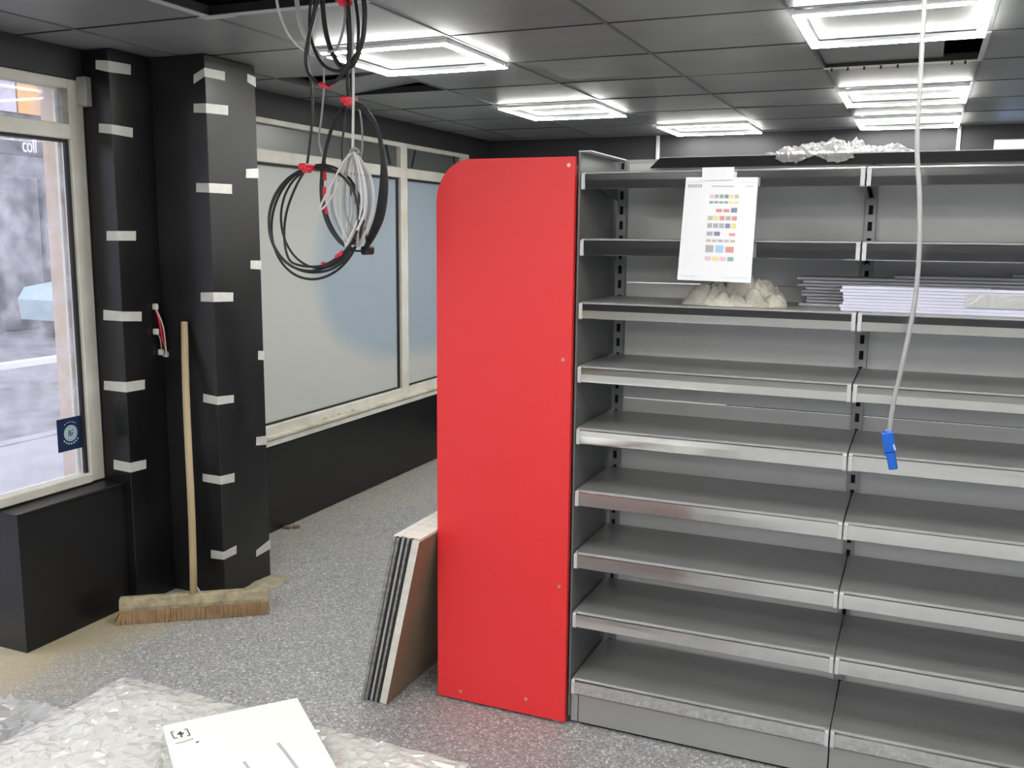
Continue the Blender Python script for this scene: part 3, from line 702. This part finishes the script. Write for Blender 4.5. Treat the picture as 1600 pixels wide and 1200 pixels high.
# dust heaps swept against the pillar foot and plinth
b = crumple('dust_heap', 'dust', (-2.71, 3.43, 0), .07, .13, .028, 24, 24, 4, fr=8); tag(b, 'small sandy dust heap at the foot of the wide pillar', 'dust heap')
b = crumple('dust_heap', 'dust', (-2.87, 3.15, 0), .13, .045, .05, 20, 16, 5, fr=8); tag(b, 'sandy dust heap behind the broom head', 'dust heap')
for k, (px, py, nm) in enumerate(((449, 826, 'left'), (463, 825, 'right'))):
    p = PZ(px, py, 0); m = MB(); m.box(-.02, .02, -.012, .012, .0005, .016, .004); o = m.build('rubble_crumb', 'board_brown', None, False, p); o.rotation_euler.z = .5*k
    tag(o, nm + ' brown rubble crumb on the floor by the dado panel', 'crumb', 'rubble crumbs')

# ================================================================== MASKING TAPE ON THE PILLARS
ORD = ['topmost', 'second', 'third', 'fourth', 'fifth', 'sixth', 'seventh']
def strip(name, pts_top, pts_bot, normals, label, group):
    b = MB(); nrm = [Vector(v).normalized() for v in normals]
    N = len(pts_top); F = []
    for t, s, q in zip(pts_top, pts_bot, nrm): F.append([b.bm.verts.new(t+q*.0018), b.bm.verts.new(s+q*.0018), b.bm.verts.new(s+q*.0006), b.bm.verts.new(t+q*.0006)])
    for i in range(N-1):
        for k in range(4): b.bm.faces.new((F[i][k], F[i][(k+1) % 4], F[i+1][(k+1) % 4], F[i+1][k]))
    b.bm.faces.new(F[0]); b.bm.faces.new(F[-1][::-1])
    tag(b.build(name, 'tape'), label, 'tape', group)
def corner_tape(Lp, Cp, Rp, X, Y, label, group):
    def on(pt, side):
        x, a, c = pt
        return (PY(x, a, Y), PY(x, c, Y)) if side == 'f' else (PX(x, a, X), PX(x, c, X))
    l0, l1 = on(Lp, 'f'); r0, r1 = on(Rp, 's')
    c0, c1 = PY(Cp[0], Cp[1], Y), PY(Cp[0], Cp[2], Y); c0.x = c1.x = X; c0.y = c1.y = Y
    strip('masking_tape', [l0, c0, r0], [l1, c1, r1], [(0, -1, 0), (1, -1, 0), (1, 0, 0)], label, group)
A_T = [((150, 94, 108), (179, 94, 112), (204, 101, 117)), ((155, 193, 207), (182, 194, 209), (207, 200, 215)), ((167, 361, 376), (190, 361, 376), (212, 361, 376)), ((162, 484, 500), (193, 487, 502), (221, 487, 502)), ((163, 595, 609), (196, 597, 613), (226, 593, 608)), ((178, 718, 733), (202, 723, 738), (228, 718, 732))]
for k, (a, c, r) in enumerate(A_T):
    corner_tape(a, c, r, AX, AY, ORD[k]+' masking tape strip from the top on the narrow pillar edge by the clear window', 'masking tape on the narrow pillar')
B_T = [((303, 117, 131), (330, 105, 119), (351, 112, 126)), ((303, 162, 176), (331, 161, 176), (356, 165, 180)), ((307, 286, 300), (334, 286, 301), (362, 288, 303)), ((314, 457, 471), (340, 457, 472), (364, 457, 471)), ((318, 615, 628), (343, 620, 633), (365, 617, 629)), ((317, 740, 752), (344, 744, 757), (366, 739, 753)), ((330, 859, 872), (347, 862, 874), (369, 852, 865))]
for k, (a, c, r) in enumerate(B_T):
    corner_tape(a, c, r, BX, BY0, ORD[k]+' masking tape strip from the top on the near edge of the wide pillar', 'masking tape on the near pillar edge')
C_T = [((386, 115, 128), (408, 123, 138)), ((384, 264, 278), (411, 264, 279)), ((391, 407, 420), (412, 407, 421)), ((403, 548, 562), (416, 548, 562)), ((400, 683, 696), (419, 680, 694)), ((400, 860, 870), (421, 843, 858))]
for k, (a, c) in enumerate(C_T):
    l0, l1 = PX(a[0], a[1], BX), PX(a[0], a[2], BX); r0, r1 = PX(c[0], c[1], BX), PX(c[0], c[2], BX)
    r0.y = r1.y = BY1+.0012
    e0, e1 = r0+Vector((-.05, 0, .0)), r1+Vector((-.05, 0, .0))
    strip('masking_tape', [l0, r0, e0], [l1, r1, e1], [(1, 0, 0), (1, .6, 0), (0, 1, 0)], ORD[k]+' masking tape strip from the top on the far pillar edge by the filmed window', 'masking tape on the far pillar edge')

# ================================================================== WIRES AND CABLES
def cable(name, m, pts, r, Y, label=None, parent=None, closed=False, jit=0., k=8, n=7):
    P = []
    for i, q in enumerate(pts):
        yy = Y + (q[2] if len(q) > 2 else 0) + (random.uniform(-jit, jit) if jit else 0)
        P.append(PY(q[0], q[1], yy))
    b = MB(); b.tube(catmull(P, k, closed), r, n, closed); o = b.build(name, m, parent, True)
    if label: tag(o, label, 'cable')
    return o
def ell(cx, cy, ax_, ay, rot=0, n=14, y=0):
    out = []
    for i in range(n):
        a = 2*PI*i/n; u, v = ax_*math.cos(a), ay*math.sin(a)
        out.append((cx+u*math.cos(rot)-v*math.sin(rot), cy+u*math.sin(rot)+v*math.cos(rot), y+.012*math.sin(a*2+cx)))
    return out
CY = 2.50
# tuft of wires poking out of the narrow pillar
t = empty('wire_tuft', PX(245, 520, AX)); tag(t, 'short frayed red and white wires poking from the dark pillar recess', 'wires')
def wt(pts, r, m):
    P = [PX(x, y, AX)+Vector((dx, 0, 0))-t.location for x, y, dx in pts]; b = MB(); b.tube(catmull(P, 6), r, 6); return b.build('wire', m, t, True)
wt([(238, 478, .012), (243, 500, .02), (248, 530, .022), (256, 552, .018)], .0045, 'tie_red')
wt([(239, 483, .018), (246, 505, .027), (250, 528, .028), (253, 552, .024)], .0035, 'connector_white')
wt([(238, 517, .003), (244, 525, .018), (247, 540, .018), (250, 552, .012)], .003, 'cable_grey')
for q in ((239, 479), (240, 518), (248, 550), (255, 553)):
    p = PX(q[0], q[1], AX)-t.location; m = MB(); m.box(p.x+.001, p.x+.026, p.y-.009, p.y+.009, p.z-.013, p.z+.013, .004); m.build('wire_end', 'connector_white', t)

# left coil of black cable
c1 = empty('cable_coil', PY(480, 262, CY)); tag(c1, 'round coil of black cable tied with red tape, hanging lowest at left', 'cable coil')
def part(name, m, pts, r, dy=0, closed=False, par=None, k=8):
    o = cable(name, m, pts, r, CY+dy, None, None, closed, k=k); o.parent = par; o.matrix_parent_inverse = Matrix.Translation(-par.location); return o
part('loop', 'cable_black', ell(490, 342, 69, 82, .25), .0042, -.02, True, c1)
part('loop', 'cable_black', ell(493, 344, 73, 82, .1), .0042, .0, True, c1)
part('loop', 'cable_black', ell(495, 347, 70, 90, .2), .0042, .02, True, c1)
part('loop', 'cable_black', ell(500, 340, 61, 79, .0), .0038, .03, True, c1)
part('strand', 'cable_black', [(479, 262), (462, 292), (448, 330), (444, 368), (450, 402), (466, 414), (500, 416), (525, 404), (545, 385), (558, 360)], .004, -.03, False, c1)
part('strand', 'cable_black', [(479, 262), (484, 225), (488, 180), (486, 130), (481, 95), (486, 50), (497, 5), (500, -30)], .0042, -.01, False, c1)
def tie(x, y, s, par, dy=-.03):
    p = PY(x, y, CY+dy); m = MB(); m.box(-s*1.2, s*1.2, -.03, .03, -s*.8, s*.8, s*.4); m.box(-s*.2, s*1.5, -.025, .0, -s*1.5, -s*.3, s*.2); o = m.build('red_tie', 'tie_red', par); o.location = p-par.location; return o
tie(480, 261, .012, c1); 
part('red_tie', 'tie_red', [(525, 402), (532, 397), (536, 393)], .0065, -.03, False, c1); part('red_tie', 'tie_red', [(503, 412), (508, 411)], .005, -.03, False, c1)
# right coil
c2 = empty('cable_coil', PY(545, 157, CY)); tag(c2, 'long loop of black cable hanging at right from a red tie', 'cable coil')
for j in range(5):
    q = j*2.2
    part('loop', 'cable_black', [(547, 157), (570, 168+q), (590-q*.3, 200), (601-q*.6, 245), (605-q*1.2, 290), (600-q*1.4, 335), (588-q*1.2, 365), (572-q*.4, 390)], .0036, .03+.012*j, False, c2)
    part('loop', 'cable_black', [(543, 157), (524+q*.5, 185), (511+q*.6, 220), (503+q*.7, 262), (501+q*.9, 305), (509+q*1.3, 345), (528+q*1.2, 376), (552+q, 391), (572-q*.4, 391)], .0034, .04+.012*j, False, c2) if j < 3 else None
part('strand', 'cable_black', [(541, 160), (537, 200), (535, 250), (548, 300), (568, 345), (574, 390)], .0036, .06, False, c2)
part('strand', 'cable_black', [(545, 156), (543, 120), (545, 60), (540, 0), (538, -35)], .006, .03, False, c2)
part('strand', 'cable_black', [(549, 152), (551, 110), (562, 80), (570, 40), (568, 0), (566, -35)], .0055, .05, False, c2)
tie(545, 157, .012, c2, .02)
for a, e in (((507, 268), (508, 282)), ((507, 292), (507, 308)), ((508, 322), (511, 334))): part('red_tie', 'tie_red', [a, ((a[0]+e[0])/2, (a[1]+e[1])/2), e], .0055, .03, False, c2)
m = MB(); p = PY(573, 391, CY+.05); m.box(-.012, .012, -.02, .03, -.014, .012, .005); o = m.build('cable_end', 'cable_black', c2); o.location = p-c2.location
# upper coil
c3 = empty('cable_coil', PY(512, 130, CY)); tag(c3, 'thick black cable coil hanging highest, just under the ceiling hatch', 'cable coil')
part('loop', 'cable_black', [(497, -20), (490, 25), (482, 60), (478, 95), (485, 120), (505, 133), (525, 126), (540, 108), (546, 85), (546, 40), (541, -20)], .0062, -.06, False, c3)
part('loop', 'cable_black', [(503, -20), (505, 20), (510, 55), (520, 85), (534, 105), (546, 100), (558, 85), (567, 60), (570, 20), (566, -20)], .0075, -.04, False, c3)
part('loop', 'cable_black', [(490, -20), (484, 20), (486, 60), (500, 95), (520, 110), (543, 108), (556, 92), (560, 40), (552, -20)], .005, -.02, False, c3)
part('loop', 'cable_grey', [(536, -20), (539, 20), (535, 50), (526, 75), (512, 82)], .004, -.05, False, c3)
tie(509, 134, .006, c3, -.06); tie(537, 2, .010, c3, -.06)
# white cable bundle
c4 = empty('white_cable_bundle', PY(552, 238, CY)); tag(c4, 'bundle of looped white cable hanging between the black coils', 'cable bundle')
part('strand', 'cable_white', [(551, -35), (551, 60), (552, 150), (551, 238)], .0042, .0, False, c4)
rnd = random.Random(11)
for j in range(11):
    s = -30+6*j; bx = 548+rnd.uniform(-8, 18)
    part('loop', 'cable_white' if j % 3 else 'cable_grey', [(551+s*.1, 238), (551+s*.55, 250+abs(s)*.2), (551+s*1.0, 285), (551+s*1.05, 330), (bx+s*.35, 375+rnd.uniform(-6, 8)), (bx, 385)], .0042, rnd.uniform(-.03, .05), False, c4)
part('loop', 'cable_white', [(549, 240), (535, 255), (520, 285), (504, 315), (500, 327), (508, 322), (520, 305), (530, 285)], .0032, -.03, False, c4)
part('knot', 'cable_grey', [(547, 236), (555, 232), (561, 238), (553, 242), (547, 238)], .004, -.01, False, c4)
# single cables from the hatch
cable('loose_cable', 'cable_white', [(431, -30, -.05), (433, 5, -.05), (441, 32, -.04), (454, 58, -.03), (474, 78), (498, 88, .05), (520, 86, .08)], .0042, CY, 'thin white cable curving out of the ceiling hatch at far left')
cable('loose_cable', 'cable_white', [(462, -30, .05), (464, 5, .05), (470, 40, .05), (480, 62, .06), (492, 80, .07), (505, 92, .08)], .0075, CY, 'thick white cable dropping from the ceiling hatch into the coils')
cable('loose_cable', 'cable_grey', [(505, 105, .1), (506, 136, .1), (502, 185, .1), (498, 220, .1), (505, 246, .1), (512, 262, .1)], .0032, CY, 'thin grey cable hanging behind the left black coil')
cable('loose_cable', 'cable_grey', [(556, 150, .1), (564, 185, .1), (566, 230, .1), (560, 262, .1)], .003, CY, 'thin grey cable hanging behind the red tied loop')

# grey cable with blue plug before the shelving
gy = 2.25
hc = empty('hanging_plug_cable', PY(1390, 700, gy)); tag(hc, 'grey cable hanging from the ceiling with a blue plug', 'cable')
o = cable('cable', 'cable_grey', [(1447, -160, .02), (1446, -60, .01), (1445, 0), (1441, 70), (1437, 150), (1433, 230), (1437, 310), (1436, 400), (1428, 480), (1412, 560), (1396, 630), (1389, 678)], .0052, gy)
o.parent = hc; o.matrix_parent_inverse = Matrix.Translation(-hc.location)
def plugbox(name, m, a, e, w, dpt, dy=0):
    A, B = PY(*a, gy)-hc.location, PY(*e, gy)-hc.location; ax = (B-A).normalized(); sx = Vector((0, 1, 0)).cross(ax).normalized()
    q = MB(); yv = Vector((0, 1, 0)); off = yv*dy
    q.hexa([A-sx*w-yv*dpt+off, A+sx*w-yv*dpt+off, A+sx*w+yv*dpt+off, A-sx*w+yv*dpt+off, B-sx*w-yv*dpt+off, B+sx*w-yv*dpt+off, B+sx*w+yv*dpt+off, B-sx*w+yv*dpt+off])
    bmesh.ops.bevel(q.bm, geom=q.bm.edges[:], offset=.0018, segments=1, affect='EDGES'); return q.build(name, m, hc)
plugbox('plug_body', 'plug_blue', (1386, 675), (1391, 706), .0125, .009)
plugbox('plug_nose', 'plug_blue', (1391, 706.5), (1396, 733), .0095, .008)
plugbox('plug_latch', 'plug_blue', (1383, 703), (1385, 712), .003, .005, -.002)
plugbox('plug_mark', 'plug_pale', (1396, 693), (1399, 703), .002, .0095, -.001)
plugbox('cable_grip', 'plug_blue', (1387, 672), (1386, 676), .008, .007)

# small lit panel on the back wall at the right
p = PY(1561, 228, 6.93); q = empty('lit_panel', (p.x+.02, 6.949, p.z-.035)); tag(q, 'small pale blue lit panel on the back wall at far right', 'panel')
MB().box(-.05, .16, -.03, 0, -.005, .075, .003).build('housing', 'rail_cap', q); MB().box(-.045, .155, -.032, -.0305, .002, .068).build('screen', 'lit_blue', q)

# ================================================================== WRAPPED PACK IN FRONT
ZP = .50
k0, k1 = PZ(185, 1047, ZP), PZ(735, 1172, ZP)
px0, px1, py1 = k0.x, k1.x, (k0.y+k1.y)/2+.005; py0 = .72
wp = empty('wrapped_pack', ((px0+px1)/2, (py0+py1)/2, 0)); tag(wp, 'large flat pack wrapped in crinkled clear plastic in the foreground', 'package')
cw, ch = (px1-px0)/2, (py1-py0)/2
for k in range(6): MB().box(-cw+.02, cw-.02, -ch+.02, ch-.02, .02+k*.076, .093+k*.076, .003).build('packed_panel', 'white_board', wp)
MB().box(-cw+.05, cw-.05, -ch+.05, ch-.05, 0, .0195).build('base_slat', 'board_brown', wp)
bm = bmesh.new(); NX, NY, NZ = 56, 56, 14
def wr(x, y):
    return .010*noise.noise(Vector((x*4, y*5, 1.3))) + .006*noise.noise(Vector((x*12+y*4, y*10, 4.1))) + random.uniform(-.0055, .0055)
grid = {}
def vtx(i, j):
    x, y = -cw+2*cw*i/NX, -ch+2*ch*j/NY
    if 0 < i < NX and 0 < j < NY: x += random.uniform(-.42, .42)*2*cw/NX; y += random.uniform(-.42, .42)*2*ch/NY
    edge = min(i, NX-i, j, NY-j)/6.; rnd_ = min(1, edge)
    z = ZP - .014 + wr(x, y)*(.35+.65*rnd_) - .012*(1-rnd_)
    return bm.verts.new((x+.006*noise.noise(Vector((x*8, y*8, 7))), y+.008*noise.noise(Vector((x*7, y*7, 9))), z))
G = [[vtx(i, j) for j in range(NY+1)] for i in range(NX+1)]
for i in range(NX):
    for j in range(NY):
        q = (G[i][j], G[i+1][j], G[i+1][j+1], G[i][j+1])
        if (i*7+j*3) % 5 < 2: bm.faces.new((q[0], q[1], q[2])); bm.faces.new((q[0], q[2], q[3]))
        else: bm.faces.new((q[0], q[1], q[3])); bm.faces.new((q[1], q[2], q[3]))
rim = [G[i][0] for i in range(NX+1)] + [G[NX][j] for j in range(1, NY+1)] + [G[i][NY] for i in range(NX-1, -1, -1)] + [G[0][j] for j in range(NY-1, 0, -1)]
prev = rim
for s in range(1, NZ+1):
    z = (ZP-.03)*(1-s/NZ)+.004; cur = []
    for v in rim:
        n_ = noise.noise(Vector((v.co.x*11, v.co.y*11, z*16)))*.010+.006
        d_ = Vector((v.co.x/cw, v.co.y/ch, 0)); d_ = Vector((math.copysign(1, d_.x) if abs(d_.x) > .985 else 0, math.copysign(1, d_.y) if abs(d_.y) > .985 else 0, 0))
        cur.append(bm.verts.new((v.co.x+d_.x*n_, v.co.y+d_.y*n_, z)))
    for a in range(len(rim)): bm.faces.new((prev[a], cur[a], cur[(a+1) % len(rim)], prev[(a+1) % len(rim)]))
    prev = cur
b = MB(); b.bm.free(); b.bm = bm; b.build('plastic_film', 'film_wrap', wp)
# flat white carton on it
s1, s2, s3 = PZ(465, 1098, ZP+.012), PZ(255, 1142, ZP+.012), PZ(562, 1200, ZP+.012)
ea = (s2-s1); la = ea.length; ea.normalize(); eb = Vector((-ea.y, ea.x, 0))
if eb.dot(s3-s1) < 0: eb = -eb
fc = empty('flat_carton', s1 + ea*la*.5 + eb*.3); tag(fc, 'flat white carton with printed symbol lying on the wrapped pack', 'carton')
fc.rotation_euler = (0, 0, math.atan2(ea.y, ea.x))
sgn = 1 if Vector((-ea.y, ea.x, 0)).dot(eb) > 0 else -1      # local +Y along eb when sgn=1
MB().box(-la/2, la/2, -.3, .3, .001, .014, .002).build('board', 'white_board', fc)
def cp(x, y):                                                 # photo direction to carton-local point on its top
    q = PZ(x, y, fc.location.z+.0142)-fc.location; return Vector((q.dot(ea), q.dot(Vector((-ea.y, ea.x, 0))), .0142))
def pstroke(name, m, pts, wd):
    q = MB()
    for (a, e) in zip(pts[:-1], pts[1:]):
        A, B = cp(*a), cp(*e); d_ = (B-A).normalized(); s_ = Vector((-d_.y, d_.x, 0))*wd; up = Vector((0, 0, .0006))
        q.hexa([A-s_, B-s_, B+s_, A+s_, A-s_+up, B-s_+up, B+s_+up, A+s_+up])
    return q.build(name, m, fc)
pstroke('slot', 'print_grey', [(434, 1161), (447, 1177), (464, 1200), (478, 1220)], .0035)
pstroke('slot', 'print_grey', [(381, 1190), (389, 1201), (400, 1216)], .0028)
pstroke('printed_symbol', 'print_dark', [(272, 1143), (267, 1144), (272, 1154), (278, 1153)], .0014)
pstroke('printed_symbol', 'print_dark', [(288, 1140), (292, 1139), (297, 1149), (292, 1150)], .0014)
pstroke('printed_symbol', 'print_dark', [(277, 1147), (287, 1146)], .004); pstroke('printed_symbol', 'print_dark', [(281, 1143), (284, 1152)], .0022)
pstroke('printed_text', 'print_grey', [(274, 1162), (288, 1159), (302, 1154)], .0022); pstroke('printed_dot', 'print_dark', [(306, 1160), (311, 1159)], .003)
# loose film heap at the far left
o = crumple('film_heap', 'film_loose', (-2.56, 1.78, 0), .38, .36, .24, 30, 30, 21, fr=3, sharp=.5, flat=True)
tag(o, 'heap of loose clear plastic film at the left edge beside the wrapped pack', 'plastic film')
